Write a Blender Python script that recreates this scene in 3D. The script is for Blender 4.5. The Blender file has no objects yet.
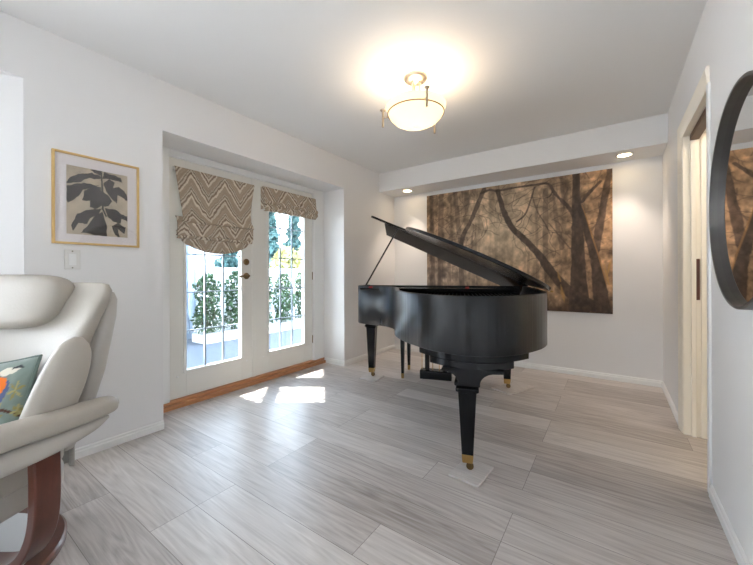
import bpy, math, random
import numpy as np
from mathutils import Vector, Matrix
random.seed(7); RNG = np.random.default_rng(7)
SC = bpy.context.scene
COL = SC.collection
pi = math.pi

# ------------------------------------------------------------------ helpers
def lin(c):
    def f(v):
        v = v / 255.0
        return v / 12.92 if v <= 0.04045 else ((v + 0.055) / 1.055) ** 2.4
    return (f(c[0]), f(c[1]), f(c[2]), 1.0)

def mat(name, rgb, rough=0.5, metal=0.0, spec=0.5, bump=0.0, bscale=60.0, vary=0.0, vscale=5.0, coat=0.0,
        coat_rough=0.1, emit=None, estr=0.0, attr=None, sheen=0.0, stretch=None):
    m = bpy.data.materials.new(name); m.use_nodes = True
    nt = m.node_tree; b = nt.nodes['Principled BSDF']
    b.inputs['Roughness'].default_value = rough
    b.inputs['Metallic'].default_value = metal
    b.inputs['Specular IOR Level'].default_value = spec
    b.inputs['Coat Weight'].default_value = coat
    b.inputs['Coat Roughness'].default_value = coat_rough
    b.inputs['Sheen Weight'].default_value = sheen
    b.inputs['Base Color'].default_value = lin(rgb)
    tc = nt.nodes.new('ShaderNodeTexCoord')
    mp = nt.nodes.new('ShaderNodeMapping'); nt.links.new(tc.outputs['Object'], mp.inputs['Vector'])
    if stretch: mp.inputs['Scale'].default_value = stretch
    src = None
    if attr:
        a = nt.nodes.new('ShaderNodeAttribute'); a.attribute_name = attr
        src = a.outputs['Color']
    if vary > 0:
        n = nt.nodes.new('ShaderNodeTexNoise'); n.inputs['Scale'].default_value = vscale; n.inputs['Detail'].default_value = 5
        nt.links.new(mp.outputs['Vector'], n.inputs['Vector'])
        mr = nt.nodes.new('ShaderNodeMapRange')
        mr.inputs['From Min'].default_value = 0.25; mr.inputs['From Max'].default_value = 0.75
        mr.inputs['To Min'].default_value = 1 - vary; mr.inputs['To Max'].default_value = 1 + vary
        nt.links.new(n.outputs['Fac'], mr.inputs['Value'])
        mx = nt.nodes.new('ShaderNodeMix'); mx.data_type = 'RGBA'; mx.blend_type = 'MULTIPLY'
        mx.inputs[0].default_value = 1.0
        if src: nt.links.new(src, mx.inputs[6])
        else: mx.inputs[6].default_value = lin(rgb)
        nt.links.new(mr.outputs['Result'], mx.inputs[7])
        src = mx.outputs[2]
    if src: nt.links.new(src, b.inputs['Base Color'])
    if bump > 0:
        n2 = nt.nodes.new('ShaderNodeTexNoise'); n2.inputs['Scale'].default_value = bscale; n2.inputs['Detail'].default_value = 4
        nt.links.new(mp.outputs['Vector'], n2.inputs['Vector'])
        bp = nt.nodes.new('ShaderNodeBump'); bp.inputs['Strength'].default_value = bump; bp.inputs['Distance'].default_value = 0.01
        nt.links.new(n2.outputs['Fac'], bp.inputs['Height']); nt.links.new(bp.outputs['Normal'], b.inputs['Normal'])
    if emit:
        b.inputs['Emission Color'].default_value = lin(emit); b.inputs['Emission Strength'].default_value = estr
    return m

def glass_mat(name, tint=(1, 1, 1), gloss=0.06, rough=0.0):
    m = bpy.data.materials.new(name); m.use_nodes = True
    nt = m.node_tree; nt.nodes.clear()
    o = nt.nodes.new('ShaderNodeOutputMaterial'); mx = nt.nodes.new('ShaderNodeMixShader')
    t = nt.nodes.new('ShaderNodeBsdfTransparent'); t.inputs['Color'].default_value = (*tint, 1)
    g = nt.nodes.new('ShaderNodeBsdfGlossy'); g.inputs['Roughness'].default_value = rough
    lw = nt.nodes.new('ShaderNodeLayerWeight'); lw.inputs['Blend'].default_value = 0.5
    pw_ = nt.nodes.new('ShaderNodeMath'); pw_.operation = 'POWER'; pw_.inputs[1].default_value = 5.0
    mr = nt.nodes.new('ShaderNodeMath'); mr.operation = 'MULTIPLY_ADD'; mr.inputs[1].default_value = 0.8; mr.inputs[2].default_value = gloss
    nt.links.new(lw.outputs['Facing'], pw_.inputs[0]); nt.links.new(pw_.outputs[0], mr.inputs[0]); nt.links.new(mr.outputs[0], mx.inputs['Fac'])
    nt.links.new(t.outputs[0], mx.inputs[1]); nt.links.new(g.outputs[0], mx.inputs[2]); nt.links.new(mx.outputs[0], o.inputs['Surface'])
    return m

class MB:
    """collects shapes and links them as ONE mesh object"""
    def __init__(s): s.v = []; s.f = []; s.c = []
    def add(s, vs, fs, cols=None):
        n = len(s.v); s.v += [tuple(float(q) for q in p) for p in vs]; s.f += [tuple(i + n for i in f) for f in fs]
        if cols is not None: s.c += [tuple(c) for c in cols]
        return s
    def box(s, lo, hi, M=None):
        x0, y0, z0 = lo; x1, y1, z1 = hi
        vs = [Vector(p) for p in ((x0,y0,z0),(x1,y0,z0),(x1,y1,z0),(x0,y1,z0),(x0,y0,z1),(x1,y0,z1),(x1,y1,z1),(x0,y1,z1))]
        if M: vs = [M @ v for v in vs]
        return s.add(vs, [(3,2,1,0),(4,5,6,7),(0,1,5,4),(1,2,6,5),(2,3,7,6),(3,0,4,7)])
    def prism(s, poly, z0, z1, fn=None):
        n = len(poly)
        vs = [(p[0], p[1], z0) for p in poly] + [(p[0], p[1], z1) for p in poly]
        if fn: vs = [fn(*v) for v in vs]
        fs = [tuple(range(n))[::-1], tuple(range(n, 2*n))] + [(i, (i+1) % n, n+(i+1) % n, n+i) for i in range(n)]
        return s.add(vs, fs)
    def loft(s, rings, cap=True):
        n = len(rings[0]); vs = [p for r in rings for p in r]; fs = []
        for k in range(len(rings)-1):
            for i in range(n):
                j = (i+1) % n
                fs.append((k*n+i, k*n+j, (k+1)*n+j, (k+1)*n+i))
        if cap: fs += [tuple(range(n))[::-1], tuple(range((len(rings)-1)*n, len(rings)*n))]
        return s.add(vs, fs)
    def lathe(s, prof, c=(0,0,0), n=32, axis='z', cap=True):
        rings = []
        for r, z in prof:
            ring = []
            for i in range(n):
                a = 2*pi*i/n; x, y = max(r,1e-4)*math.cos(a), max(r,1e-4)*math.sin(a)
                p = {'z': (x, y, z), 'x': (z, x, y), 'y': (y, z, x)}[axis]
                ring.append((p[0]+c[0], p[1]+c[1], p[2]+c[2]))
            rings.append(ring)
        return s.loft(rings, cap)
    def tube(s, pts, r, n=10, cap=True):
        pts = [Vector(p) for p in pts]; rs = r if isinstance(r, (list, tuple)) else [r]*len(pts)
        rings = []; up = None
        for i, p in enumerate(pts):
            t = (pts[min(i+1, len(pts)-1)] - pts[max(i-1, 0)]).normalized()
            if up is None:
                up = Vector((0,0,1)) if abs(t.z) < 0.9 else Vector((1,0,0))
            a = t.cross(up).normalized(); b = a.cross(t).normalized(); up = b
            rings.append([p + (a*math.cos(2*pi*k/n) + b*math.sin(2*pi*k/n))*rs[i] for k in range(n)])
        return s.loft(rings, cap)
    def sweep(s, pts, sect, side, cap=True):
        """sweep a section [(a,b)] along pts; a along fixed side vector(s), b along tangent x side"""
        pts = [Vector(p) for p in pts]; rings = []
        for i, p in enumerate(pts):
            t = (pts[min(i+1, len(pts)-1)] - pts[max(i-1, 0)]).normalized()
            sv = Vector(side[i] if isinstance(side, list) else side); sv = (sv - t*sv.dot(t)).normalized(); b = t.cross(sv).normalized()
            sc = sect[i] if isinstance(sect[0][0], (list, tuple)) else sect
            rings.append([p + sv*q[0] + b*q[1] for q in sc])
        return s.loft(rings, cap)
    def grid(s, fn, nu, nv, cfn=None):
        vs = []; cs = []
        for j in range(nv+1):
            for i in range(nu+1):
                vs.append(fn(i/nu, j/nv))
                if cfn: cs.append(cfn(i/nu, j/nv))
        fs = [(j*(nu+1)+i, j*(nu+1)+i+1, (j+1)*(nu+1)+i+1, (j+1)*(nu+1)+i) for j in range(nv) for i in range(nu)]
        return s.add(vs, fs, cs if cfn else None)
    def superell(s, c, h, e1=0.5, e2=0.5, nu=40, nv=24, M=None, warp=None):
        sp = lambda w, e: math.copysign(abs(w)**e, w)
        rings = []
        for j in range(nv+1):
            v = -pi/2 + pi*j/nv; v = max(-pi/2+1e-3, min(pi/2-1e-3, v))
            ring = []
            for i in range(nu):
                u = 2*pi*i/nu
                p = Vector((h[0]*sp(math.cos(v), e1)*sp(math.cos(u), e2), h[1]*sp(math.cos(v), e1)*sp(math.sin(u), e2), h[2]*sp(math.sin(v), e1)))
                if warp: p = Vector(warp(p))
                if M: p = M @ p
                ring.append(p + Vector(c))
            rings.append(ring)
        return s.loft(rings)
    def build(s, name, m, parent=None, smooth=False, bevel=0.0, sub=0, angle=None, colattr=None, seg=2):
        me = bpy.data.meshes.new(name); me.from_pydata(s.v, [], s.f); me.update()
        if s.c:
            a = me.color_attributes.new('Col', 'FLOAT_COLOR', 'POINT')
            a.data.foreach_set('color', np.array([(*c[:3], 1.0) for c in s.c], dtype=np.float32).ravel())
        for mm in (m if isinstance(m, (list, tuple)) else [m]): me.materials.append(mm)
        o = bpy.data.objects.new(name, me); COL.objects.link(o)
        if parent: o.parent = parent
        import bmesh
        bm = bmesh.new(); bm.from_mesh(me); bmesh.ops.recalc_face_normals(bm, faces=bm.faces); bm.to_mesh(me); bm.free()
        if bevel > 0:
            b = o.modifiers.new('bevel', 'BEVEL'); b.width = bevel; b.segments = seg; b.limit_method = 'ANGLE'; b.angle_limit = math.radians(35)
        if sub:
            d = o.modifiers.new('sub', 'SUBSURF'); d.levels = sub; d.render_levels = sub
        if smooth or sub:
            if angle:
                me.polygons.foreach_set('use_smooth', [True]*len(me.polygons)); me.set_sharp_from_angle(angle=math.radians(angle))
            else:
                me.polygons.foreach_set('use_smooth', [True]*len(me.polygons))
        elif bevel > 0:
            me.polygons.foreach_set('use_smooth', [True]*len(me.polygons)); me.set_sharp_from_angle(angle=math.radians(50))
        return o

def tag(o, label=None, cat=None, group=None, kind=None):
    if label: o['label'] = label
    if cat: o['category'] = cat
    if group: o['group'] = group
    if kind: o['kind'] = kind
    return o
def empty(name, loc=(0,0,0), rz=0.0):
    o = bpy.data.objects.new(name, None); COL.objects.link(o)
    o.location = loc; o.rotation_euler = (0,0,rz); o.empty_display_size = 0.1
    return o
def struct(o, label=None):
    o['kind'] = 'structure'
    if label: o['label'] = label
    return o
def catmull(pts, n=8, closed=False):
    P = [np.array(p, float) for p in pts]; out = []
    N = len(P)
    for i in range(N if closed else N-1):
        if closed: a, b, c, d = P[i-1], P[i], P[(i+1) % N], P[(i+2) % N]
        else: a, b, c, d = P[max(i-1,0)], P[i], P[i+1], P[min(i+2,N-1)]
        for k in range(n):
            t = k/n
            out.append(0.5*((2*b) + (-a+c)*t + (2*a-5*b+4*c-d)*t*t + (-a+3*b-3*c+d)*t**3))
    if not closed: out.append(P[-1])
    return out

# value noise used for painted patterns
def vnoise(x, y, seed=0):
    xi = np.floor(x).astype(int); yi = np.floor(y).astype(int); fx = x-xi; fy = y-yi
    def h(a, b):
        n = (a*374761393 + b*668265263 + seed*974634777) & 0xffffffff
        n = ((n ^ (n >> 13))*1274126177) & 0xffffffff
        return ((n ^ (n >> 16)) & 0xffff)/65535.0
    sx = fx*fx*(3-2*fx); sy = fy*fy*(3-2*fy)
    return (h(xi,yi)*(1-sx)+h(xi+1,yi)*sx)*(1-sy) + (h(xi,yi+1)*(1-sx)+h(xi+1,yi+1)*sx)*sy
def fbm(x, y, o=4, seed=0):
    s = 0; a = 0.5; t = 0
    for k in range(o):
        s = s + a*vnoise(x*2**k, y*2**k, seed+k); t += a; a *= 0.5
    return s/t
def srgb_to_lin(a):
    a = np.clip(a, 0, 255)/255.0
    return np.where(a <= 0.04045, a/12.92, ((a+0.055)/1.055)**2.4)
def seg_dist(U, V, pts):
    """distance minus half width, to a tapered polyline of (u,v,w)"""
    best = np.full(U.shape, 9.0)
    for (x0,y0,w0),(x1,y1,w1) in zip(pts[:-1], pts[1:]):
        dx, dy = x1-x0, y1-y0; L = dx*dx+dy*dy+1e-12
        t = np.clip(((U-x0)*dx+(V-y0)*dy)/L, 0, 1)
        d = np.hypot(U-(x0+t*dx), V-(y0+t*dy)) - (w0+(w1-w0)*t)
        best = np.minimum(best, d)
    return best
def in_poly(U, V, poly):
    inside = np.zeros(U.shape, bool); n = len(poly)
    for i in range(n):
        x0, y0 = poly[i]; x1, y1 = poly[(i+1) % n]
        c = ((y0 > V) != (y1 > V)) & (U < (x1-x0)*(V-y0)/((y1-y0) if y1 != y0 else 1e-9) + x0)
        inside ^= c
    return inside
def painted(name, fn, nu, nv, img, m, parent=None, thick=None):
    """a picture surface: grid of points coloured by img[nv+1, nu+1, 3] (linear)"""
    mb = MB(); mb.grid(fn, nu, nv); mb.c = [tuple(c) for c in img.reshape(-1, 3)]
    return mb.build(name, m, parent, smooth=True)

# ------------------------------------------------------------------ dimensions
XL, XR, YB, YK = -2.582, 0.392, 4.158, 3.773
ZC, ZB, ZH = 2.44, 2.187, 2.09
YD0, YD1 = 1.085, 3.035            # door recess
YO = 0.406                         # edge of the opening at left
RY0, RY1 = 2.30, 3.04              # doorway in right wall
YR = -3.2                          # rear end of the room

# ------------------------------------------------------------------ materials
M = {}
M['wall'] = mat('wall_paint', (233,232,231), 0.55, bump=0.02, bscale=220, spec=0.35)
M['ceil'] = mat('ceiling_paint', (238,238,237), 0.7, bump=0.03, bscale=150, spec=0.2)
M['trim'] = mat('trim_paint', (236,236,234), 0.35)
M['door'] = mat('door_paint', (228,226,219), 0.35)
M['cream'] = mat('cream_paint', (246,239,224), 0.4)
M['oak'] = mat('oak_threshold', (196,140,96), 0.4, vary=0.25, vscale=4, stretch=(30,2,30))
M['brass'] = mat('brass', (178,146,92), 0.3, metal=1.0, vary=0.1)
M['bronze'] = mat('aged_brass', (120,98,68), 0.3, metal=1.0)
M['black'] = mat('piano_lacquer', (12,13,16), 0.16, spec=0.32, bump=0.012, bscale=14, stretch=(1,1,0.15))
M['rimblack'] = mat('piano_case_lacquer', (10,12,15), 0.24, spec=0.62, bump=0.30, bscale=34, stretch=(1,1,0.006))
M['matteblack'] = mat('black_satin', (16,16,17), 0.5)
M['plate'] = mat('bronze_plate', (120,96,56), 0.4, metal=0.6)
M['felt'] = mat('red_felt', (150,40,35), 0.95)
M['ivory'] = mat('ivory_keys', (235,230,215), 0.25)
M['steel'] = mat('string_steel', (150,145,135), 0.3, metal=1.0)
M['leather'] = mat('cream_leather', (174,167,156), 0.42, bump=0.08, bscale=120, vary=0.03, vscale=7)
M['leather2'] = mat('pale_cream_leather', (180,175,167), 0.45, bump=0.06, bscale=120)
M['wood'] = mat('mahogany', (88,44,30), 0.3, vary=0.3, vscale=3, stretch=(12,12,3), coat=0.3)
M['disc'] = mat('white_disc', (214,214,214), 0.35)
M['nickel'] = mat('brushed_nickel', (190,178,160), 0.35, metal=0.9)
M['oakframe'] = mat('pale_oak', (214,178,116), 0.4, vary=0.1, vscale=6, stretch=(10,10,2))
M['mat'] = mat('mat_board', (228,222,222), 0.8)
M['plastic'] = mat('switch_plastic', (226,224,220), 0.35)
M['mframe'] = mat('mirror_frame_metal', (104,101,98), 0.38, metal=0.85, vary=0.15, vscale=9)
M['painted'] = mat('printed_canvas', (128,128,128), 0.55, attr='Col', spec=0.3)
M['paper'] = mat('printed_paper', (128,128,128), 0.8, attr='Col', spec=0.2)
M['fabric'] = mat('woven_shade_fabric', (128,128,128), 0.9, attr='Col', spec=0.1, bump=0.1, bscale=500)
M['pillow'] = mat('velvet_print', (128,128,128), 0.85, attr='Col', spec=0.2, sheen=0.3)
M['glass'] = glass_mat('pane_glass', (0.97,0.99,0.99), 0.05)
M['pglass'] = glass_mat('picture_glass', (1,1,1), 0.045, 0.02)
M['mirror'] = mat('mirror_glass', (236,238,240), 0.015, metal=1.0)
M['bulbdisc'] = mat('downlight_lens', (255,240,215), 0.4, emit=(255,226,180), estr=9.0)
M['muntin'] = mat('muntin_backlit_grey', (150,160,170), 0.4)  # backlit look of the grille put into its base colour

def brushed(m, an=1.0, rough=0.36):
    nt = m.node_tree; b = nt.nodes['Principled BSDF']; b.inputs['Anisotropic'].default_value = an; b.inputs['Anisotropic Rotation'].default_value = 0.25
    b.inputs['Roughness'].default_value = rough
    t = nt.nodes.new('ShaderNodeTangent'); t.direction_type = 'RADIAL'; t.axis = 'Z'; nt.links.new(t.outputs[0], b.inputs['Tangent'])
brushed(M['rimblack'])
# ------------------------------------------------------------------ floor
def floor_mat():
    m = bpy.data.materials.new('oak_vinyl_planks'); m.use_nodes = True
    nt = m.node_tree; b = nt.nodes['Principled BSDF']; N = nt.nodes.new; L = nt.links.new
    tc = N('ShaderNodeTexCoord'); mp = N('ShaderNodeMapping'); L(tc.outputs['Object'], mp.inputs['Vector'])
    mp.inputs['Location'].default_value = (0.37, 0.17, 0)
    br = N('ShaderNodeTexBrick'); L(mp.outputs['Vector'], br.inputs['Vector'])
    br.inputs['Scale'].default_value = 1.0; br.inputs['Brick Width'].default_value = 1.22; br.inputs['Row Height'].default_value = 0.196
    br.inputs['Mortar Size'].default_value = 0.0013; br.inputs['Mortar Smooth'].default_value = 0.2; br.offset = 0.37; br.offset_frequency = 3
    br.inputs['Color1'].default_value = (0,0,0,1); br.inputs['Color2'].default_value = (1,1,1,1); br.inputs['Mortar'].default_value = (0.5,0.5,0.5,1)
    # per plank offset
    off = N('ShaderNodeVectorMath'); off.operation = 'SCALE'; off.inputs['Scale'].default_value = 7.3
    L(br.outputs['Color'], off.inputs[0])
    ad = N('ShaderNodeVectorMath'); ad.operation = 'ADD'; L(mp.outputs['Vector'], ad.inputs[0]); L(off.outputs[0], ad.inputs[1])
    sc = N('ShaderNodeMapping'); sc.inputs['Scale'].default_value = (1.9, 38.0, 1); L(ad.outputs[0], sc.inputs['Vector'])
    n1 = N('ShaderNodeTexNoise'); n1.inputs['Scale'].default_value = 1.3; n1.inputs['Detail'].default_value = 8; n1.inputs['Roughness'].default_value = 0.65
    n1.inputs['Distortion'].default_value = 0.6; L(sc.outputs['Vector'], n1.inputs['Vector'])
    # cathedral rings
    s2 = N('ShaderNodeMapping'); s2.inputs['Scale'].default_value = (0.55, 6.5, 1); L(ad.outputs[0], s2.inputs['Vector'])
    n2 = N('ShaderNodeTexNoise'); n2.inputs['Scale'].default_value = 1.15; n2.inputs['Detail'].default_value = 1.5; L(s2.outputs['Vector'], n2.inputs['Vector'])
    mu = N('ShaderNodeMath'); mu.operation = 'MULTIPLY'; mu.inputs[1].default_value = 34.0; L(n2.outputs['Fac'], mu.inputs[0])
    fr = N('ShaderNodeMath'); fr.operation = 'PINGPONG'; fr.inputs[1].default_value = 1.0; L(mu.outputs[0], fr.inputs[0])
    n3 = N('ShaderNodeTexNoise'); n3.inputs['Scale'].default_value = 1.6; n3.inputs['Detail'].default_value = 2; L(ad.outputs[0], n3.inputs['Vector'])
    # combine
    def mixn(f, a, bb):
        x = N('ShaderNodeMix'); x.data_type = 'FLOAT'; x.inputs[0].default_value = f; L(a, x.inputs[2]); L(bb, x.inputs[3]); return x.outputs[0]
    g = mixn(0.15, n1.outputs['Fac'], fr.outputs[0]); g = mixn(0.25, g, n3.outputs['Fac'])
    sep = N('ShaderNodeSeparateColor'); L(br.outputs['Color'], sep.inputs['Color'])
    g = mixn(0.20, g, sep.outputs[0])
    cr = N('ShaderNodeValToRGB'); L(g, cr.inputs['Fac'])
    e = cr.color_ramp.elements; e[0].position = 0.24; e[0].color = lin((132,123,117)); e[1].position = 0.76; e[1].color = lin((222,216,211))
    k = e.new(0.48); k.color = lin((186,178,173))
    mo = N('ShaderNodeMix'); mo.data_type = 'RGBA'; L(br.outputs['Fac'], mo.inputs[0]); L(cr.outputs['Color'], mo.inputs[6]); mo.inputs[7].default_value = lin((122,114,110))
    L(mo.outputs[2], b.inputs['Base Color'])
    b.inputs['Roughness'].default_value = 0.36; b.inputs['Specular IOR Level'].default_value = 0.5
    bp = N('ShaderNodeBump'); bp.inputs['Strength'].default_value = 0.10; bp.inputs['Distance'].default_value = 0.004; L(n1.outputs['Fac'], bp.inputs['Height']); L(bp.outputs['Normal'], b.inputs['Normal'])
    return m
M['floor'] = floor_mat()
fl = MB().prism([(-4.6,YR),(1.6,YR),(1.6,4.3),(-2.7,4.3),(-2.7,YD1),(-2.95,YD1),(-2.95,YD0),(-2.7,YD0),(-2.7,0.5),(-4.6,0.5)], -0.12, 0.0)
struct(fl.build('floor', M['floor']))

# ------------------------------------------------------------------ walls
w = MB()
w.box((XL-0.38, YO, 0), (XL, YD0, ZC)).box((XL-0.38, YD1, 0), (XL, YB+0.12, ZC)).box((XL-0.38, YD0, ZH), (XL, YD1, ZC))
w.box((XL-0.16, YR, 2.134), (XL, YO, ZC))
struct(w.build('wall_left', M['wall']))
dg = Vector((-0.52,-0.85,0)).normalized(); nn = Vector((-0.85,0.52,0))
a0 = Vector((XL-0.002, YO-0.002, 0)); a1 = a0 + dg*0.62
w = MB().prism([tuple(a0[:2]), tuple(a1[:2]), tuple((a1+nn*0.1)[:2]), tuple((a0+nn*0.1)[:2])], 0, 2.134)
struct(w.build('wall_left_angled', M['wall']))
w = MB().box((XL-0.38, YB, 0), (XR+0.12, YB+0.12, ZC))
struct(w.build('wall_back', M['wall']))
w = MB()
w.box((XR, RY1+0.0, 0), (XR+0.115, YB, ZC)).box((XR, YR, 0), (XR+0.115, RY0, ZC)).box((XR, RY0, 2.0), (XR+0.115, RY1, ZC))
struct(w.build('wall_right', M['wall']))
# rear of the room: unseen wall, slit shaped to streak the piano with daylight
w = MB()
w.box((-4.6, YR-0.1, 0), (XR+0.115, YR, 0.35)).box((-4.6, YR-0.1, 2.1), (XR+0.115, YR, ZC))
for x0, x1 in ((-4.6,-1.12),(-0.92,XR+0.115)): w.box((x0, YR-0.1, 0.35), (x1, YR, 2.1))
struct(w.build('wall_rear', M['wall']))
# ceiling and bulkhead
c = MB().prism([(-4.6,YR-0.1),(1.7,YR-0.1),(1.7,YB+0.14),(XL-0.385,YB+0.14),(XL-0.385,0.5),(-4.6,0.5)], ZC, ZC+0.1)
struct(c.build('ceiling', M['ceil']))
c = MB().box((XL, YK, ZB), (XR, YB, ZC))
struct(c.build('ceiling_bulkhead', M['wall'], bevel=0.003))
# hallway past the right doorway
w = MB().box((1.45, 1.4, 0), (1.55, 4.3, ZC)).box((XR+0.115, 4.16, 0), (1.45, 4.27, ZC)).box((XR+0.115, 1.4, 0), (1.45, 1.5, ZC))
struct(w.build('wall_hallway', M['cream']))

# baseboards
def baseboard(name, p0, p1, nrm, h=0.060, t=0.013):
    p0 = Vector((*p0,0)); p1 = Vector((*p1,0)); n = Vector((*nrm,0))
    prof = [(0,0),(t,0),(t,h-0.022),(t*0.65,h-0.016),(t*0.65,h-0.006),(t*0.35,h),(0,h)]
    rings = [[p + n*a + Vector((0,0,b)) for a,b in prof] for p in (p0,p1)]
    return struct(MB().loft(rings).build(name, M['trim']))
baseboard('baseboard_left', (XL, YO+0.0), (XL, YD0), (1,0))
baseboard('baseboard_left_recess', (XL-0.32, YD1), (XL+0.014, YD1), (0,-1))
baseboard('baseboard_left_corner', (XL, YD1-0.014), (XL, YB), (1,0))
baseboard('baseboard_back', (XL, YB), (XR, YB), (0,-1))
baseboard('baseboard_right', (XR, RY1+0.13), (XR, YB), (-1,0))
baseboard('baseboard_right_front', (XR, YR), (XR, RY0-0.05), (-1,0))
baseboard('baseboard_rear', (-4.6, YR), (XR, YR), (0,1))

# right doorway casing, jamb and track
def casing():
    mb = MB()
    prof = [(0,0),(0.105,0),(0.105,0.012),(0.085,0.018),(0.05,0.012),(0.015,0.010),(0.0,0.006)]
    # far leg on room face
    def leg(y, sgn, z0, z1):
        rings = [[(XR - b, y + sgn*a, z) for a,b in prof] for z in (z0, z1)]
        mb.loft(rings)
    leg(RY1, 1, 0, 2.075)
    rings = [[(XR - b, y, 1.985 + a) for a,b in prof] for y in (RY0-0.02, RY1+0.105)]
    mb.loft(rings)
    return mb
struct(casing().build('trim_1', M['cream']), 'cream door casing around the doorway')
struct(MB().box((XR-0.010, RY0-0.045, 0), (XR, RY0-0.002, 2.0)).build('trim_4', M['trim'], bevel=0.002), 'white near edge of the doorway')
jm = empty('door_3', (0,0,0)); struct(jm, 'open doorway in the right wall with a pocket track')
mb = MB().box((XR-0.004, RY1-0.016, 0), (XR+0.118, RY1+0.004, 2.0)).box((XR+0.035, RY1-0.030, 0), (XR+0.060, RY1-0.016, 2.0)).box((XR+0.085, RY1-0.024, 0), (XR+0.118, RY1-0.016, 2.0))
mb.box((XR-0.004, RY0-0.004, 0), (XR+0.118, RY0+0.012, 2.0))
mb.box((XR-0.004, RY0, 1.985), (XR+0.118, RY1, 2.004))
mb.build('jamb', M['cream'], jm, bevel=0.002)
MB().box((XR+0.03, RY0+0.012, 1.95), (XR+0.075, RY1-0.03, 1.985)).build('track', mat('dark_track', (96,66,44), 0.5), jm)
MB().box((XR+0.0605, RY1-0.022, 0.90), (XR+0.078, RY1-0.0155, 1.17)).build('strike_plate', mat('strike_brown', (84,52,44), 0.4), jm)

# ------------------------------------------------------------------ french doors
XD = -2.92
fr = MB()
fr.box((XL-0.40, YD0, 0), (-2.905, 1.270, ZH)).box((XL-0.40, 2.855, 0), (-2.905, YD1, ZH)).box((XL-0.40, 1.27, 2.035), (-2.905, 2.855, ZH))
fr.box((-2.905, 1.20, 0.0), (-2.895, 1.262, 2.07)).box((-2.905, 2.863, 0.0), (-2.895, 2.93, 2.07))
struct(fr.build('trim_2', M['trim'], bevel=0.002), 'white frame around the french doors')
th = MB().box((-3.02, YD0+0.002, 0), (-2.868, YD1-0.002, 0.034)).box((-3.02, YD0+0.002, 0.034), (-2.893, YD1-0.002, 0.060))
struct(th.build('trim_3', M['oak'], bevel=0.004), 'varnished oak threshold below the french doors')

def lite_door(name, y0, y1, g0, g1, label, active):
    root = empty(name, (XD, (y0+y1)/2, 0.062)); struct(root, label)
    Y0, Y1, G0, G1 = [q-(y0+y1)/2 for q in (y0,y1,g0,g1)]
    z0, z1 = 0.281-0.062, 1.90-0.062; top = 2.03-0.062
    T = -0.044
    mb = MB()
    mb.box((T,Y0,0.004),(0,G0,top)).box((T,G1,0.004),(0,Y1,top)).box((T,G0,0.004),(0,G1,z0)).box((T,G0,z1),(0,G1,top))
    # raised lip round the glass
    lw = 0.022
    for a,b_,c_,d_ in ((G0-lw,G0,z0-lw,z1+lw),(G1,G1+lw,z0-lw,z1+lw)): mb.box((-0.002,a,c_),(0.010,b_,d_))
    mb.box((-0.002,G0,z0-lw),(0.010,G1,z0)).box((-0.002,G0,z1),(0.010,G1,z1+lw))
    if active: mb.box((-0.002, Y1-0.028, 0.004), (0.008, Y1+0.012, top))
    mb.build('leaf_frame', M['door'], root, bevel=0.002)
    mu = MB()
    for k in (1,2):
        y = G0+(G1-G0)*k/3; mu.box((-0.030, y-0.006, z0), (-0.012, y+0.006, z1))
    for k in range(1,5):
        z = z0+(z1-z0)*k/5; mu.box((-0.030, G0, z-0.005), (-0.012, G1, z+0.005))
    mu.build('muntin', M['muntin'], root)
    MB().box((-0.024, G0+0.001, z0+0.001), (-0.018, G1-0.001, z1-0.001)).build('pane', M['glass'], root)
    if active:
        yl = 1.970-(y0+y1)/2
        MB().lathe([(0.031,0),(0.031,0.006),(0.024,0.010),(0.020,0.014),(0.019,0.020),(0.006,0.022)], (0,yl,1.20-0.062), 24, 'x').build('deadbolt', M['bronze'], root, smooth=True, angle=40)
        h = MB().lathe([(0.031,0),(0.031,0.006),(0.026,0.011),(0.012,0.013),(0.011,0.042),(0.004,0.046)], (0,yl,1.064-0.062), 24, 'x')
        h.tube([(0.036,yl+0.012,1.066-0.062),(0.040,yl-0.03,1.066-0.062),(0.040,yl-0.075,1.062-0.062),(0.038,yl-0.105,1.056-0.062)], [0.010,0.009,0.008,0.006])
        h.build('handle', M['bronze'], root, smooth=True, angle=45)
    else:
        for z in (0.25, 1.0, 1.75):
            MB().box((-0.002, Y1-0.004, z-0.045), (0.006, Y1+0.006, z+0.045)).build('hinge', M['bronze'], root)
    for (dy,dz) in ((G0-0.07,0.12),(G1+0.06,0.12)):
        MB().lathe([(0.008,0),(0.008,0.004),(0.002,0.006)], (0,dy,dz+0.06), 12, 'x').build('screw_cap', M['trim'], root)
    return root
lite_door('door_1', 1.275, 2.058, 1.403, 1.912, 'white glazed french door with brass lever', True)
lite_door('door_2', 2.074, 2.852, 2.231, 2.720, 'white glazed french door hinged at the far side', False)

# ------------------------------------------------------------------ roman blinds
def zig(Y, Z, seed):
    """flame-stitch zigzag of cream and taupe"""
    per = 0.30
    t = np.abs(((Y/per) % 1.0)-0.5)*2
    z = Z + 0.20*t + 0.030*np.round(7*fbm(Y*34, Z*16, 2, seed))/7 + 0.035*fbm(Y*7, Z*7, 3, seed+3)
    q = (z/0.165) % 1.0
    fine = vnoise(z*240, Y*9, seed+5)
    A = np.array((214,203,186.)); B = np.array((140,122,106.)); C = np.array((172,155,136.)); D = np.array((156,140,122.))
    out = np.where((q < 0.16)[...,None], A, np.where((q < 0.30)[...,None], B, np.where((q < 0.42)[...,None], A*0.96, np.where((q < 0.52)[...,None], D*0.9, np.where((q < 0.58)[...,None], A*0.93, C)))))
    out = out*(0.90+0.2*fine[...,None])
    return srgb_to_lin(out)

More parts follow.
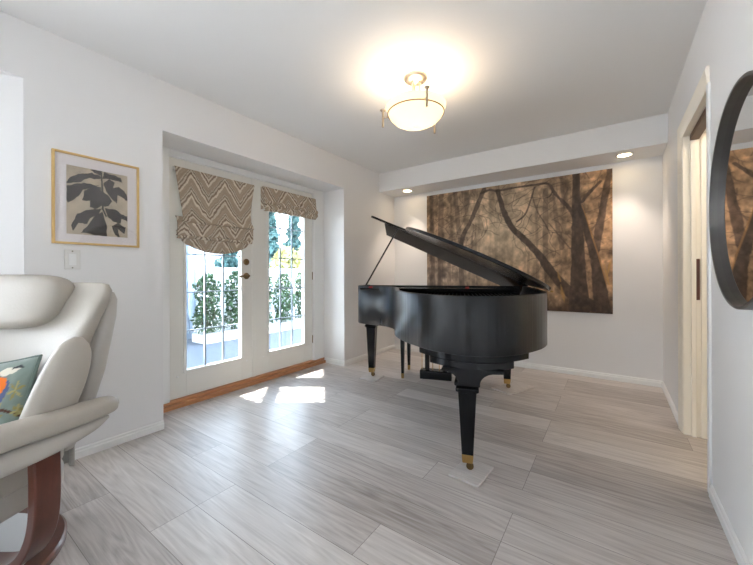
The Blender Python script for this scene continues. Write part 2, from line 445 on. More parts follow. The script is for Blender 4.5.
def blind_piece(name, parent, yf, zprof, seed, ny=150, nz=None):
    """yf(v)->(y0,y1); zprof: list of (x offset, z) down the face; painted cloth with a back"""
    P = np.array(zprof); d = np.r_[0, np.cumsum(np.hypot(*np.diff(P, axis=0).T))]
    nz = nz or max(8, int(d[-1]/0.004)); vv = np.linspace(0, 1, nz+1)
    X = np.interp(vv*d[-1], d, P[:,0]); Z = np.interp(vv*d[-1], d, P[:,1])
    uu = np.linspace(0, 1, ny+1)
    y0 = np.array([yf(v)[0] for v in vv]); y1 = np.array([yf(v)[1] for v in vv])
    Yg = y0[:,None]+(y1-y0)[:,None]*uu[None,:]
    cloth = (vv*d[-1])[:,None]+0*Yg
    img = zig(Yg+seed*0.07, -cloth+seed*0.05, seed)
    wav = 0.004*np.sin(uu*9+seed)[None,:]*np.sin(vv*3)[:,None]
    mb = MB(); vs = []; 
    for j in range(nz+1):
        for i in range(ny+1): vs.append((X[j]+wav[j,i], Yg[j,i], Z[j]))
    fs = [(j*(ny+1)+i, j*(ny+1)+i+1, (j+1)*(ny+1)+i+1, (j+1)*(ny+1)+i) for j in range(nz) for i in range(ny)]
    mb.add(vs, fs, img.reshape(-1,3))
    o = mb.build(name, M['fabric'], parent, smooth=True)
    so = o.modifiers.new('thick', 'SOLIDIFY'); so.thickness = 0.003; so.offset = 0
    return o
def lerp(a,b,t): return a+(b-a)*t
b1 = empty('roman_blind', (XD, 1.65, 1.95))
tag(b1, 'zigzag roman shade half lowered with scalloped hem, on the door with the lever', 'blind', 'roman shades on the french doors')
oy, oz = -1.65, -1.95
MB().box((0.003, 1.300+oy, 1.925+oz), (0.030, 2.030+oy, 1.955+oz)).build('headrail', M['trim'], b1)
blind_piece('shade_panel', b1, lambda v: (lerp(1.300,1.350,min(1,v*1.5))-0.02*max(0,v-0.85)*6+oy, lerp(2.040,1.995,min(1,v*1.6))+0.012*max(0,v-0.8)*6+oy),
            [(0.030,1.957+oz),(0.036,1.95+oz),(0.034,1.80+oz),(0.036,1.66+oz),(0.050,1.58+oz),(0.074,1.535+oz),(0.080,1.518+oz),(0.060,1.508+oz),(0.040,1.512+oz)], 1)
blind_piece('fold', b1, lambda v: (1.305+oy, 2.005+oy), [(0.030,1.555+oz),(0.052,1.54+oz),(0.064,1.50+oz),(0.066,1.44+oz),(0.062,1.405+oz),(0.045,1.398+oz)], 2)
blind_piece('fold', b1, lambda v: (1.312+oy, 2.000+oy), [(0.030,1.44+oz),(0.050,1.41+oz),(0.056,1.392+oz),(0.052,1.378+oz),(0.036,1.375+oz)], 4)
# scalloped hem
mb = MB(); ny, nz = 150, 30
def hem(u, v):
    y = 1.345+(1.975-1.345)*u; bot = 1.375-0.110*math.sin(pi*u)**0.62-0.004
    return (0.036+0.006*math.sin(5*u), y+oy, 1.41+(bot-1.41)*v+oz)
mb.grid(hem, ny, nz); pts = np.array(mb.v); mb.c = [tuple(c) for c in zig(pts[:,1]+0.10, pts[:,2]+0.045, 6)]
o = mb.build('hem', M['fabric'], b1, smooth=True); so = o.modifiers.new('thick','SOLIDIFY'); so.thickness = 0.004; so.offset = 0

b2 = empty('roman_blind', (XD, 2.50, 1.95))
tag(b2, 'zigzag roman shade fully gathered up, on the french door without a lever', 'blind', 'roman shades on the french doors')
oy = -2.50
MB().box((0.003, 2.155+oy, 1.925+oz), (0.034, 2.845+oy, 1.965+oz)).build('headrail', M['trim'], b2)
blind_piece('shade_panel', b2, lambda v: (2.135+oy, 2.865+oy), [(0.034,1.970+oz),(0.046,1.964+oz),(0.054,1.90+oz),(0.062,1.84+oz),(0.066,1.815+oz),(0.052,1.80+oz)], 3)
blind_piece('fold', b2, lambda v: (2.133+oy, 2.868+oy), [(0.050,1.835+oz),(0.074,1.822+oz),(0.080,1.80+oz),(0.070,1.782+oz),(0.044,1.778+oz)], 5)
blind_piece('fold', b2, lambda v: (2.138+oy, 2.866+oy), [(0.046,1.80+oz),(0.076,1.785+oz),(0.084,1.765+oz),(0.074,1.748+oz),(0.044,1.742+oz)], 7)
blind_piece('fold', b2, lambda v: (2.142+oy, 2.860+oy), [(0.040,1.772+oz),(0.066,1.756+oz),(0.070,1.738+oz),(0.058,1.726+oz),(0.036,1.724+oz)], 8)
for yy in (2.134, 2.866):
    blind_piece('return_flap', b2, lambda v: (yy-0.0015+oy, yy+0.0015+oy), [(0.004,1.965+oz),(0.05,1.965+oz)], 3, ny=2, nz=2).hide_render = False
for o in list(b2.children):
    if o.name.startswith('return_flap'): bpy.data.objects.remove(o)
for yy in (2.136, 2.864):
    mb = MB(); mb.grid(lambda u,v: (0.004+0.05*u*(0.9+0.3*v), yy+oy, 1.965-0.225*v+oz), 14, 50)
    pts = np.array(mb.v); mb.c = [tuple(c) for c in zig(pts[:,0]*1.0+pts[:,1], pts[:,2], 9)]
    o = mb.build('return_flap', M['fabric'], b2, smooth=True); so = o.modifiers.new('thick','SOLIDIFY'); so.thickness = 0.003; so.offset = 0

# ------------------------------------------------------------------ framed leaf print
pic = empty('framed_print', (XL, 0.7225, 1.257)); tag(pic, 'dark leaf silhouette print with wide white mat in a pale oak frame', 'picture')
W2, Hh = 0.212, 0.530
mb = MB(); t = 0.012
for lo, hi in (((0,-W2,0),(0.022,-W2+t,Hh)),((0,W2-t,0),(0.022,W2,Hh)),((0,-W2+t,0),(0.022,W2-t,t)),((0,-W2+t,Hh-t),(0.022,W2-t,Hh))): mb.box(lo,hi)
mb.build('frame', M['oakframe'], pic, bevel=0.0015)
MB().box((0.002,-W2+t,t),(0.010,W2-t,Hh-t)).build('mat_board', M['mat'], pic)
crop = dict(
 L1=[(240,143),(205,126),(150,133),(118,150),(108,172),(150,165),(190,150),(238,152)], L2=[(108,182),(150,168),(232,176),(205,186),(168,196),(140,232),(114,247),(108,235)],
 L3=[(165,235),(175,200),(210,180),(240,185),(236,212),(215,235),(190,240)], L4=[(198,262),(200,235),(235,195),(270,215),(288,240),(270,262),(240,258),(215,272)],
 L5=[(246,150),(258,124),(300,138),(325,148),(333,166),(300,156),(270,150)], L6=[(250,168),(275,150),(300,165),(292,188),(320,180),(350,210),(355,238),(312,215),(308,247),(290,235),(265,205)],
 L7=[(198,116),(235,112),(245,132),(235,140)], L8=[(148,290),(190,275),(242,268),(228,295),(195,308),(187,330),(152,328),(132,358),(126,335)],
 L9=[(160,367),(190,335),(215,300),(246,283),(262,330),(268,378),(215,374)], L10=[(255,268),(300,270),(325,290),(355,300),(355,320),(330,310),(325,330),(290,320),(265,295)],
 L11=[(283,340),(310,325),(347,345),(342,372),(312,350),(322,387),(300,372)])
nu, nv = 200, 260
U, V = np.meshgrid(np.linspace(0,1,nu+1), np.linspace(0,1,nv+1))
cx = 108+247*U; cy = (95+45*U)+((370+15*U)-(95+45*U))*(1-V)
wx = 9*(fbm(U*14, V*14, 3, 11)-0.5); wy = 9*(fbm(U*14, V*14, 3, 17)-0.5)
leaf = np.zeros(U.shape, bool)
for p in crop.values(): leaf |= in_poly(cx+wx, cy+wy, p)
leaf |= seg_dist(cx, cy, [(240,100,3),(244,150,3),(247,200,4),(248,270,4),(262,300,3)]) < 0
leaf |= seg_dist(cx, cy, [(247,195,2),(215,180,2),(170,168,2)]) < 0
bgc = np.array((186,172,152.))*(0.86+0.28*fbm(U*5,V*5,4,3)[...,None]); lfc = np.array((72,68,66.))*(0.93+0.16*fbm(U*8,V*8,3,5)[...,None])
img = srgb_to_lin(np.where(leaf[...,None], lfc, bgc))
painted('leaf_art', lambda u,v: (0.0112, -0.1495+0.298*u, 0.060+0.398*v), nu, nv, img, M['paper'], pic)
MB().box((0.0145,-W2+t,t),(0.0165,W2-t,Hh-t)).build('glazing', M['pglass'], pic)

# light switch
sw = empty('light_switch', (XL, 0.600, 1.168)); tag(sw, 'white rocker light switch with clear surround below the leaf print', 'switch')
MB().box((0,-0.036,-0.057),(0.006,0.036,0.057)).build('wall_plate', M['plastic'], sw, bevel=0.003)
MB().box((0.006,-0.017,-0.033),(0.0095,0.017,0.033)).build('rocker', M['trim'], sw, bevel=0.0015)
for z in (-0.048, 0.048): MB().lathe([(0.004,0),(0.004,0.0015),(0.001,0.002)], (0.006,0,z), 10, 'x').build('screw', M['steel'], sw)

# ------------------------------------------------------------------ forest mural
nu, nv = 440, 308
U, V = np.meshgrid(np.linspace(0,1,nu+1), np.linspace(0,1,nv+1))
cd = np.hypot((U-0.52)*1.35, (V-0.66)*0.9)
glow = np.exp(-(cd/0.36)**2)[...,None]
base = np.array((158,131,104.))*(1-glow)+np.array((214,188,156.))*glow
warm = np.clip((U-0.55)/0.45,0,1)[...,None]; base = base*(1-0.35*warm)+np.array((178,132,92.))*0.35*warm
cool = (np.clip((0.45-U)/0.45,0,1)*np.clip((0.75-V)/0.5,0,1))[...,None]; base = base*(1-0.6*cool)+np.array((132,122,116.))*0.6*cool
lo = np.clip((0.13-V)/0.13,0,1)[...,None]; base = base*(1-0.75*lo)+np.array((84,66,56.))*0.75*lo
tex = fbm(U*26, V*19, 5, 21); tex2 = fbm(U*70, V*36, 3, 31)
ga = 1-0.55*glow; base = base*(1+ga*(0.95*(tex[...,None]-0.5)))*(1+ga*0.55*(tex2[...,None]-0.5))
stem = fbm(U*34, V*2.2, 3, 41); base = base*(1-0.28*np.clip((stem-0.55)*5,0,1)[...,None]*(1-0.6*glow))
TR = [  # (polyline u,v,halfwidth), darkness, colour
 (0.35,[(0.705,0.915,0.012),(0.704,0.472,0.013),(0.711,0.219,0.010)]), (0.40,[(0.102,1.0,0.016),(0.098,0.64,0.018),(0.091,0.1,0.020)]),
 (0.38,[(0.195,1.0,0.013),(0.212,0.75,0.015),(0.229,0.505,0.015),(0.24,0.1,0.016)]), (0.35,[(0.745,0.865,0.007),(0.757,0.676,0.010),(0.783,0.467,0.011)]),
 (0.45,[(0.035,1.0,0.010),(0.040,0.518,0.014),(0.04,0.0,0.02)]), (0.28,[(0.30,0.6,0.007),(0.31,0.2,0.009),(0.31,0.0,0.01)]), (0.25,[(0.62,0.45,0.006),(0.615,0.1,0.008)]),
 (0.28,[(0.16,0.7,0.008),(0.155,0.1,0.01)]), (0.3,[(0.78,1.0,0.008),(0.79,0.8,0.008)]), (0.25,[(0.66,0.8,0.006),(0.665,0.2,0.008)]),
 (0.70,[(0.374,0.985,0.013),(0.333,0.852,0.014),(0.290,0.716,0.013),(0.247,0.613,0.015),(0.22,0.45,0.012)]),
 (0.72,[(0.99,1.0,0.012),(0.974,0.86,0.014),(0.957,0.688,0.016),(0.939,0.534,0.019),(0.922,0.398,0.020)]), (0.75,[(0.872,0.79,0.007),(0.905,0.853,0.008),(0.951,0.922,0.006)]),
 (0.78,[(0.358,0.955,0.009),(0.406,0.972,0.009),(0.453,0.957,0.009),(0.537,0.962,0.007),(0.651,0.962,0.007),(0.719,0.955,0.007),(0.751,0.874,0.008),(0.808,0.772,0.009),(0.839,0.695,0.011)]),
 (0.7,[(0.74,0.90,0.003),(0.725,0.86,0.004),(0.70,0.85,0.002)]),
 (0.72,[(0.651,0.945,0.004),(0.630,0.844,0.004),(0.602,0.741,0.005),(0.558,0.692,0.006)]), (0.55,[(0.637,0.887,0.003),(0.665,0.753,0.003),(0.705,0.651,0.003),(0.73,0.56,0.002)]),
 (0.50,[(0.72,0.66,0.002),(0.76,0.58,0.003),(0.82,0.46,0.004)]),
 (0.85,[(0.453,0.957,0.013),(0.469,0.874,0.013),(0.492,0.769,0.015),(0.536,0.640,0.017),(0.608,0.533,0.019),(0.678,0.410,0.021),(0.731,0.292,0.024),(0.795,0.178,0.028),(0.856,0.099,0.036),(0.950,0.026,0.033)]),
 (0.86,[(0.848,1.0,0.016),(0.848,0.825,0.018),(0.851,0.663,0.024),(0.854,0.462,0.029),(0.856,0.260,0.034),(0.859,0.03,0.050)]),
 (0.88,[(0.857,0.763,0.011),(0.881,0.659,0.015),(0.904,0.517,0.017),(0.928,0.378,0.020),(0.944,0.201,0.029),(0.961,0.0,0.036)]),
]
rr = random.Random(5)
for _ in range(120):   # fine twigs
    x, y = rr.uniform(0.03,0.97), rr.uniform(0.35,0.99); a = rr.uniform(0, 2*pi); p = [(x,y,0.0024)]
    for k in range(6):
        a += rr.uniform(-0.6,0.6); x += 0.028*math.cos(a); y += 0.034*math.sin(a); p.append((x,y,0.0024-0.0003*k))
    TR.insert(0, (0.45, p))
img = base
wob = 0.008*(fbm(U*40, V*26, 3, 51)-0.5)
for dk, p in TR:
    if len(p) > 2: p = [tuple(q) for q in catmull(p, 4)]
    d = seg_dist(U, V, p)+wob*(1 if p[0][2] > 0.004 else 0.15)
    a = np.clip(-d/0.0035+0.5, 0, 1)[...,None]*dk
    bark = np.array((74,61,53.))*(0.6+0.8*fbm(U*60, V*30, 3, 61)[...,None])
    hl = np.clip(1-np.abs(d+0.006)/0.006, 0, 1)[...,None]*0.0
    img = img*(1-a)+bark*a+hl
# sunlit rim on the right-hand leaning trunk and yellow undergrowth
rim = seg_dist(U, V, [(0.872,0.77,0.001),(0.893,0.67,0.003),(0.918,0.53,0.003),(0.945,0.39,0.003),(0.975,0.2,0.002)])
a = np.clip(-rim/0.004+0.6,0,1)[...,None]*0.6; img = img*(1-a)+np.array((190,140,84.))*a
for (x0,y0,x1,y1,w) in ((0.775,0.20,0.795,0.06,0.010),(0.76,0.30,0.775,0.22,0.006),(0.965,0.34,0.985,0.20,0.006),(0.99,0.36,0.978,0.26,0.005)):
    d = seg_dist(U, V, [(x0,y0,0.002),((x0+x1)/2,(y0+y1)/2,w),(x1,y1,0.002)])+wob*1.2
    a = np.clip(-d/0.006+0.3,0,1)[...,None]*0.75; img = img*(1-a)+np.array((186,142,82.))*a
img = srgb_to_lin(img)
mu_root = empty('forest_mural', (-2.055, YB-0.002, 0.668)); tag(mu_root, 'large brown misty forest photo print on the wall behind the piano', 'mural')
MB().box((0,-0.012,0),(2.06,0,1.465)).build('backing', M['matteblack'], mu_root)
painted('print', lambda u,v: (2.06*u, -0.0150-0.0012*math.sin(7*u+2*v)*math.sin(3*v), 1.465*v), nu, nv, img, M['painted'], mu_root)

# ------------------------------------------------------------------ round mirror
R = 0.40; mr = empty('round_mirror', (XR, 1.712, 1.348)); tag(mr, 'large round mirror with a deep dark metal rim on the right wall', 'mirror')
MB().lathe([(R-0.012,-0.006),(R-0.012,-0.031),(R-0.010,-0.033),(R-0.002,-0.033),(R,-0.031),(R,0.0),(R-0.012,0.0)], (0,0,0), 128, 'x', cap=False).build('rim', M['mframe'], mr, smooth=True, angle=40)
MB().lathe([(0.0001,-0.008),(R-0.011,-0.008),(R-0.011,-0.004),(0.0001,-0.004)], (0,0,0), 128, 'x').build('mirror_plate', M['mirror'], mr)

# ------------------------------------------------------------------ ceiling lamp
LX, LY = -1.115, 2.08
lp = empty('ceiling_lamp', (LX, LY, ZC)); tag(lp, 'semi-flush ceiling lamp with a frosted glass bowl and brushed nickel arms', 'lamp')
MB().lathe([(0.082,0),(0.082,-0.010),(0.074,-0.022),(0.050,-0.032),(0.020,-0.038),(0.004,-0.046)], n=48).build('canopy', M['nickel'], lp, smooth=True, angle=50)
for k in range(3):
    a = math.radians(15+120*k)
    p = catmull([(0.030*math.cos(a),0.030*math.sin(a),-0.030),(0.030*math.cos(a),0.030*math.sin(a),-0.10),(0.040*math.cos(a),0.040*math.sin(a),-0.15),(0.085*math.cos(a),0.085*math.sin(a),-0.205),(0.10*math.cos(a),0.10*math.sin(a),-0.235)], 5)
    MB().tube(p, 0.008).build('arm', M['nickel'], lp, smooth=True)
def bowl_mat():
    m = bpy.data.materials.new('frosted_bowl'); m.use_nodes = True; nt = m.node_tree; nt.nodes.clear()
    o = nt.nodes.new('ShaderNodeOutputMaterial'); mx = nt.nodes.new('ShaderNodeMixShader'); mx.inputs[0].default_value = 0.75
    d = nt.nodes.new('ShaderNodeBsdfDiffuse'); d.inputs['Color'].default_value = lin((215,208,196))
    t = nt.nodes.new('ShaderNodeBsdfTranslucent'); t.inputs['Color'].default_value = lin((160,156,148))
    nt.links.new(d.outputs[0], mx.inputs[1]); nt.links.new(t.outputs[0], mx.inputs[2])
    e = nt.nodes.new('ShaderNodeEmission'); e.inputs['Color'].default_value = lin((255,224,170)); e.inputs['Strength'].default_value = 0.30
    ad = nt.nodes.new('ShaderNodeAddShader'); nt.links.new(mx.outputs[0], ad.inputs[0]); nt.links.new(e.outputs[0], ad.inputs[1])
    nt.links.new(ad.outputs[0], o.inputs['Surface']); return m
MB().lathe([(0.208,-0.200),(0.205,-0.215),(0.192,-0.248),(0.178,-0.273),(0.150,-0.302),(0.110,-0.324),(0.060,-0.337),(0.002,-0.341),(0.002,-0.337),(0.060,-0.333),(0.108,-0.320),(0.147,-0.298),(0.174,-0.271),(0.188,-0.247),(0.201,-0.214),(0.204,-0.199)], n=64, cap=False).build('glass_bowl', bowl_mat(), lp, smooth=True)
ring = [( 0.194*math.cos(2*pi*i/64), 0.194*math.sin(2*pi*i/64), -0.250) for i in range(65)]
MB().tube(ring, 0.004, 8).build('ring', mat('lamp_ring', (150,120,92), 0.35, metal=0.8), lp, smooth=True)
for ang in (-44.6, 199, 82):
    a = math.radians(ang); cx_, cy_ = 0.236*math.cos(a), 0.236*math.sin(a)
    mb = MB().tube([(cx_,cy_,-0.205),(cx_,cy_,-0.315)], 0.0075, 12)
    mb.lathe([(0.010,-0.207),(0.018,-0.198),(0.018,-0.192),(0.004,-0.190)], (cx_,cy_,0), 14)
    mb.tube([(0.192*math.cos(a),0.192*math.sin(a),-0.250),(cx_,cy_,-0.250)], 0.005, 8)
    mb.build('post', M['nickel'], lp, smooth=True, angle=40)
bulbm = mat('bulb_glass', (255,240,215), 0.5, emit=(255,222,165), estr=7.0)
for (bx,by) in ((-0.085,-0.045),(0.08,0.05)):
    MB().superell((bx,by,-0.268), (0.028,0.028,0.034), 1, 1, 16, 10).build('bulb', bulbm, lp, smooth=True)

# recessed downlights
for (x,y,lab) in ((-2.237,3.93,'round recessed downlight in the bulkhead at the corner above the raised piano lid'),(0.098,3.93,'round recessed downlight in the bulkhead above the top right of the forest print')):
    d = empty('downlight', (x,y,ZB)); tag(d, lab, 'downlight', 'recessed downlights in the bulkhead')
    MB().lathe([(0.052,0.004),(0.072,0.0),(0.070,-0.005),(0.054,-0.003),(0.050,0.004)], n=40, cap=False).build('trim_ring', M['trim'], d, smooth=True)
    MB().lathe([(0.0005,-0.001),(0.053,-0.001),(0.053,0.001),(0.0005,0.001)], n=40).build('lens', M['bulbdisc'], d)

# ------------------------------------------------------------------ grand piano (s across, t towards the tail; local y = -t)
PA = math.atan2(0.31, 0.951)
pno = empty('grand_piano', (-1.4385, 3.08, 0), PA); tag(pno, 'black grand piano with its lid propped open, standing before the forest print', 'piano')
key = [(-0.80,-0.25),(-0.80,-0.05),(-0.79,0.06),(-0.745,0.15),(-0.65,0.205),(-0.54,0.245),(-0.44,0.295),(-0.365,0.37),(-0.305,0.48),(-0.262,0.62),(-0.225,0.78),(-0.18,0.95),(-0.115,1.12),(-0.02,1.29),(0.11,1.44),(0.25,1.53),(0.38,1.56),(0.51,1.53),(0.64,1.43),(0.742,1.28),(0.806,1.11),(0.838,0.93),(0.843,0.70),(0.843,0.3),(0.843,-0.25)]
out = catmull(key, 8)
tang = [np.array(out[min(i+1,len(out)-1)])-np.array(out[max(i-1,0)]) for i in range(len(out))]
nrm = [np.array((-t[1], t[0]))/np.linalg.norm(t) for t in tang]
# make normals point outward (left of travel or right)
if np.dot(nrm[2], (-1,0)) < 0: nrm = [-n for n in nrm]
def zbot(t): 
    q = min(1,max(0,(t-0.25)/1.2)); q = q*q*(3-2*q); return 0.582+0.066*q
ZT = 0.961
def ring_pts(off):
    return [np.array(p)+n*off for p,n in zip(out,nrm)]
o0 = ring_pts(0.0); o1 = ring_pts(-0.038)
rings = []
for p, q in zip(o0, o1):
    zb = zbot(p[1])
    rings.append([(p[0],-p[1],zb+0.004),(p[0],-p[1],ZT-0.004),(p[0]*0.9+q[0]*0.1,-(p[1]*0.9+q[1]*0.1),ZT),(q[0]*0.9+p[0]*0.1,-(q[1]*0.9+p[1]*0.1),ZT),(q[0],-q[1],ZT-0.004),(q[0],-q[1],zb),(p[0]*0.9+q[0]*0.1,-(p[1]*0.9+q[1]*0.1),zb)])
MB().loft(rings).build('rim', M['rimblack'], pno, smooth=True, angle=50)
# inside: soundboard / plate, strings, keybed, fallboard, keys, music desk
inner = [tuple((p[0],-p[1])) for p in ring_pts(-0.036)]
MB().prism(inner, 0.80, 0.815).build('soundboard', mat('spruce_board', (120,84,48), 0.5), pno)
def clip_poly(t0, off): return [(p[0],-p[1]) for p in ring_pts(off) if p[1] >= t0]
MB().prism(clip_poly(0.30,-0.07), 0.865, 0.885).build('iron_plate', M['plate'], pno, bevel=0.004)
st = MB(); ip = np.array(ring_pts(-0.10))
for k in range(44):
    s0 = -0.66+1.36*k/43
    s1 = s0+0.10*(k/43)
    cand = ip[(ip[:,1] > 0.3)]
    tt = [p[1] for p in cand if abs(p[0]-s1) < 0.03]
    te = max(tt) if tt else 0.35
    if te > 0.36: st.tube([(s0,-0.30,0.905),(s1,-(te-0.01),0.905)], 0.0010 if k < 30 else 0.0018, 5)
tag(st.build('strings', M['steel'], pno), kind='stuff')
MB().prism([(-0.745,0.24),(0.78,0.24),(0.78,-0.30),(-0.42,-0.30),(-0.60,-0.215),(-0.745,-0.10)], 0.585, 0.665).build('keybed', M['black'], pno, bevel=0.004)
for kx in range(52):
    x0 = -0.60+kx*1.22/52
    pass
kb = MB()
for kx in range(52):
    x0 = -0.59+kx*0.0236; kb.box((x0,0.085,0.70),(x0+0.0228,0.235,0.722))
tag(kb.build('white_keys', M['ivory'], pno), kind='stuff')
kb = MB()
for kx in range(51):
    if kx % 7 in (1,4): continue
    x0 = -0.59+(kx+1)*0.0236; kb.box((x0-0.006,0.085,0.722),(x0+0.006,0.185,0.734))
tag(kb.build('black_keys', M['matteblack'], pno), kind='stuff')
MB().box((-0.745,0.05,0.665),(0.78,0.08,0.86)).build('fallboard', M['black'], pno, bevel=0.006)
MB().box((-0.745,0.236,0.66),(0.78,0.25,0.72)).build('key_slip', M['black'], pno, bevel=0.003)
MB().box((-0.70,-0.26,0.925),(0.73,0.05,0.945)).build('music_desk', M['black'], pno, bevel=0.004)
for fs_ in (-0.60,0.30): MB().box((fs_,-0.285,0.945),(fs_+0.03,-0.262,0.962)).build('felt_pad', M['felt'], pno)
MB().box((-0.745,0.03,0.86),(0.78,0.052,0.962)).build('front_beam', M['black'], pno, bevel=0.004)
# underside beams
ub = MB()
for (sx,sy) in ((-0.05,-0.80),(0.35,-1.15),(0.62,-0.9)):
    ub.tube([(0.1,-0.15,0.70),(sx,sy,0.70)], 0.035, 4)
ub.build('under_beam', M['matteblack'], pno)
# lid
HS, HZ, TH = 0.846, ZT+0.004, math.radians(25)
def lid_pt(s, y, h):
    ds = HS-s
    return (HS-ds*math.cos(TH)+h*math.sin(TH), y, HZ+ds*math.sin(TH)+h*math.cos(TH))
lo_ = [tuple(p) for p in ring_pts(0.014)]
main = [(p[0],-p[1]) for p in lo_ if p[1] >= 0.02]; main = [(-0.814,-0.02)]+main+[(HS,-0.02)]
def lid_slab(poly, name, h0, h1, **kw): return MB().prism(poly, h0, h1, lid_pt).build(name, M['black'], pno, bevel=0.005, **kw)
main = [(min(p[0],HS), p[1]) for p in main]
lid_slab(main, 'lid', 0.0, 0.020)
DR = math.radians(23)
MB().prism([(-0.66,-0.016),(HS,-0.016),(HS,0.25),(-0.66,0.25)], 0.0, 0.020, lambda x,y,h: lid_pt(x, -0.016+(y+0.016)*math.cos(DR)+h*math.sin(DR), h*math.cos(DR)-(y+0.016)*math.sin(DR))).build('lid_flap', M['black'], pno, bevel=0.005)
for y in (0.10,-0.45,-1.0):
    a = lid_pt(HS-0.006, y-0.04, -0.004); mb = MB()
    mb.tube([(HS+0.004,y-0.05,ZT+0.004),(HS+0.004,y+0.05,ZT+0.004)], 0.006, 8); mb.build('lid_hinge', M['brass'], pno, smooth=True)
# prop stick
e = lid_pt(-0.50, -0.03, -0.004)
PB = (-0.700,-0.085,ZT-0.002)
MB().sweep([PB, e], [(-0.009,-0.006),(0.009,-0.006),(0.009,0.006),(-0.009,0.006)], (0,1,0)).build('lid_prop', M['matteblack'], pno)
# legs
def leg(s, t, z0, ztop):
    y = -t; L = empty_leg = MB()
    L = MB()
    h = ztop
    def sq(w, z): return [(s-w,y-w,z),(s+w,y-w,z),(s+w,y+w,z),(s-w,y+w,z)]
    L.loft([sq(0.030,z0+0.045+0.045), sq(0.046,h-0.085), sq(0.048,h-0.060)])
    L.loft([sq(0.050,h-0.060), sq(0.060,h-0.052), sq(0.060,h-0.036), sq(0.050,h-0.030)])
    L.loft([sq(0.052,h-0.030), sq(0.066,h-0.018), sq(0.066,h)])
    o = L.build('leg', M['black'], pno, bevel=0.003)
    F = MB().loft([sq(0.027,z0+0.046), sq(0.031,z0+0.092)]); F.build('ferrule', M['brass'], o, bevel=0.002)
    Cc = MB().lathe([(0.018,-0.009),(0.020,-0.006),(0.020,0.006),(0.018,0.009)], (s+0.012,y,z0+0.0205), 20, 'y')
    Cc.box((s-0.004,y-0.015,z0+0.018),(s+0.020,y-0.011,z0+0.046)).box((s-0.004,y+0.011,z0+0.018),(s+0.020,y+0.015,z0+0.046))
    Cc.build('caster', M['bronze'], o, smooth=True, angle=40)
    return o
leg(-0.662, 0.0, 0.010, 0.586); leg(0.662, 0.0, 0.010, 0.586)
leg(0.352, 1.468, 0.0115, 0.503)
# stepped block at the tail carrying the leg
fro = np.array(ring_pts(-0.008))
def tier(name, s0, s1, z0, z1, back):
    arc = [(p[0],-p[1]) for p in fro if s0 <= p[0] <= s1 and p[1] > 1.1]
    arc = [(s0, arc[0][1]+0.01)]+arc+[(s1, arc[-1][1]+0.01)]
    poly = arc+[(s1,-back),(s0,-back)]
    MB().prism(poly, z0, z1).build(name, M['black'], pno, bevel=0.003)
tier('tail_block', 0.075, 0.672, 0.614, 0.665, 1.12); tier('tail_block', 0.145, 0.590, 0.577, 0.614, 1.16)
prof = [(0.225,0.578),(0.535,0.578),(0.535,0.560),(0.495,0.558)]
for k in range(9):
    a = pi/2*k/8; prof.append((0.495-0.078*math.sin(a), 0.496+0.062*math.cos(a)))
for k in range(9):
    a = pi/2*(8-k)/8; prof.append((0.229+0.078*math.sin(a), 0.496+0.062*math.cos(a)))
prof += [(0.229,0.558),(0.215,0.560)]
prof = [p for p in prof]
rings = [[(p[0],y,p[1]) for p in prof] for y in (-1.540,-1.36)]
MB().loft(rings).build('leg_bracket', M['black'], pno, bevel=0.002)
# lyre
ly = MB().box((-0.07,-0.235,0.19),(-0.03,-0.195,0.60)).box((0.09,-0.235,0.19),(0.13,-0.195,0.60)); o = ly.build('lyre', M['black'], pno, bevel=0.004)
MB().box((-0.115,-0.26,0.105),(0.175,-0.16,0.185)).build('pedal_box', M['black'], o, bevel=0.006)
for k in range(3):
    MB().tube([(-0.05+0.08*k,-0.17,0.125),(-0.05+0.08*k,-0.08,0.115),(-0.05+0.08*k,-0.05,0.10)], 0.010, 8).build('pedal', M['brass'], o, smooth=True)
for x in (-0.10,0.0,0.06): MB().tube([(x,-0.21,0.185),(x,-0.21,0.60)], 0.0035, 6).build('pedal_rod', M['brass'], o)

# floor pads under the piano casters
def pad(cx, cy, lx, ly, rz, lab):
    o = MB().box((-lx/2,-ly/2,0),(lx/2,ly/2,0.0105)).build('floor_pad', M['pad'], bevel=0.001)
    o.location = (cx,cy,0.0005); o.rotation_euler = (0,0,rz); tag(o, lab, 'floor pad', 'plank offcuts under the piano legs')
M['pad'] = mat('plank_offcut', (196,190,186), 0.45, vary=0.18, vscale=3, stretch=(3,30,3))
pad(-0.628, 1.795, 0.165, 0.215, math.radians(-4), 'grey plank offcut under the nearest piano leg at the tail')
pad(-0.765, 3.335, 0.20, 0.36, math.radians(-26), 'grey plank offcut under the right front piano leg nearest the doorway')
pad(-2.055, 2.850, 0.20, 0.20, math.radians(11), 'grey plank offcut under the left front piano leg nearest the french doors')

# piano bench
bn = empty('piano_bench', (-1.4385, 3.08, 0), PA); tag(bn, 'black piano bench on slim brass-tipped legs tucked beneath the keyboard', 'bench')
MB().box((-0.375,0.02,0.41),(0.375,0.42,0.475)).build('seat', M['black'], bn, bevel=0.008)
for sx in (-0.345,0.345):
    for y in (0.055,0.385):
        def sq(w,z): return [(sx-w,y-w,z),(sx+w,y-w,z),(sx+w,y+w,z),(sx-w,y+w,z)]
        o = MB().loft([sq(0.014,0.05),sq(0.021,0.41)]).build('leg', M['black'], bn, bevel=0.002)
        MB().loft([sq(0.012,0.0),sq(0.0145,0.05)]).build('ferrule', M['brass'], o)

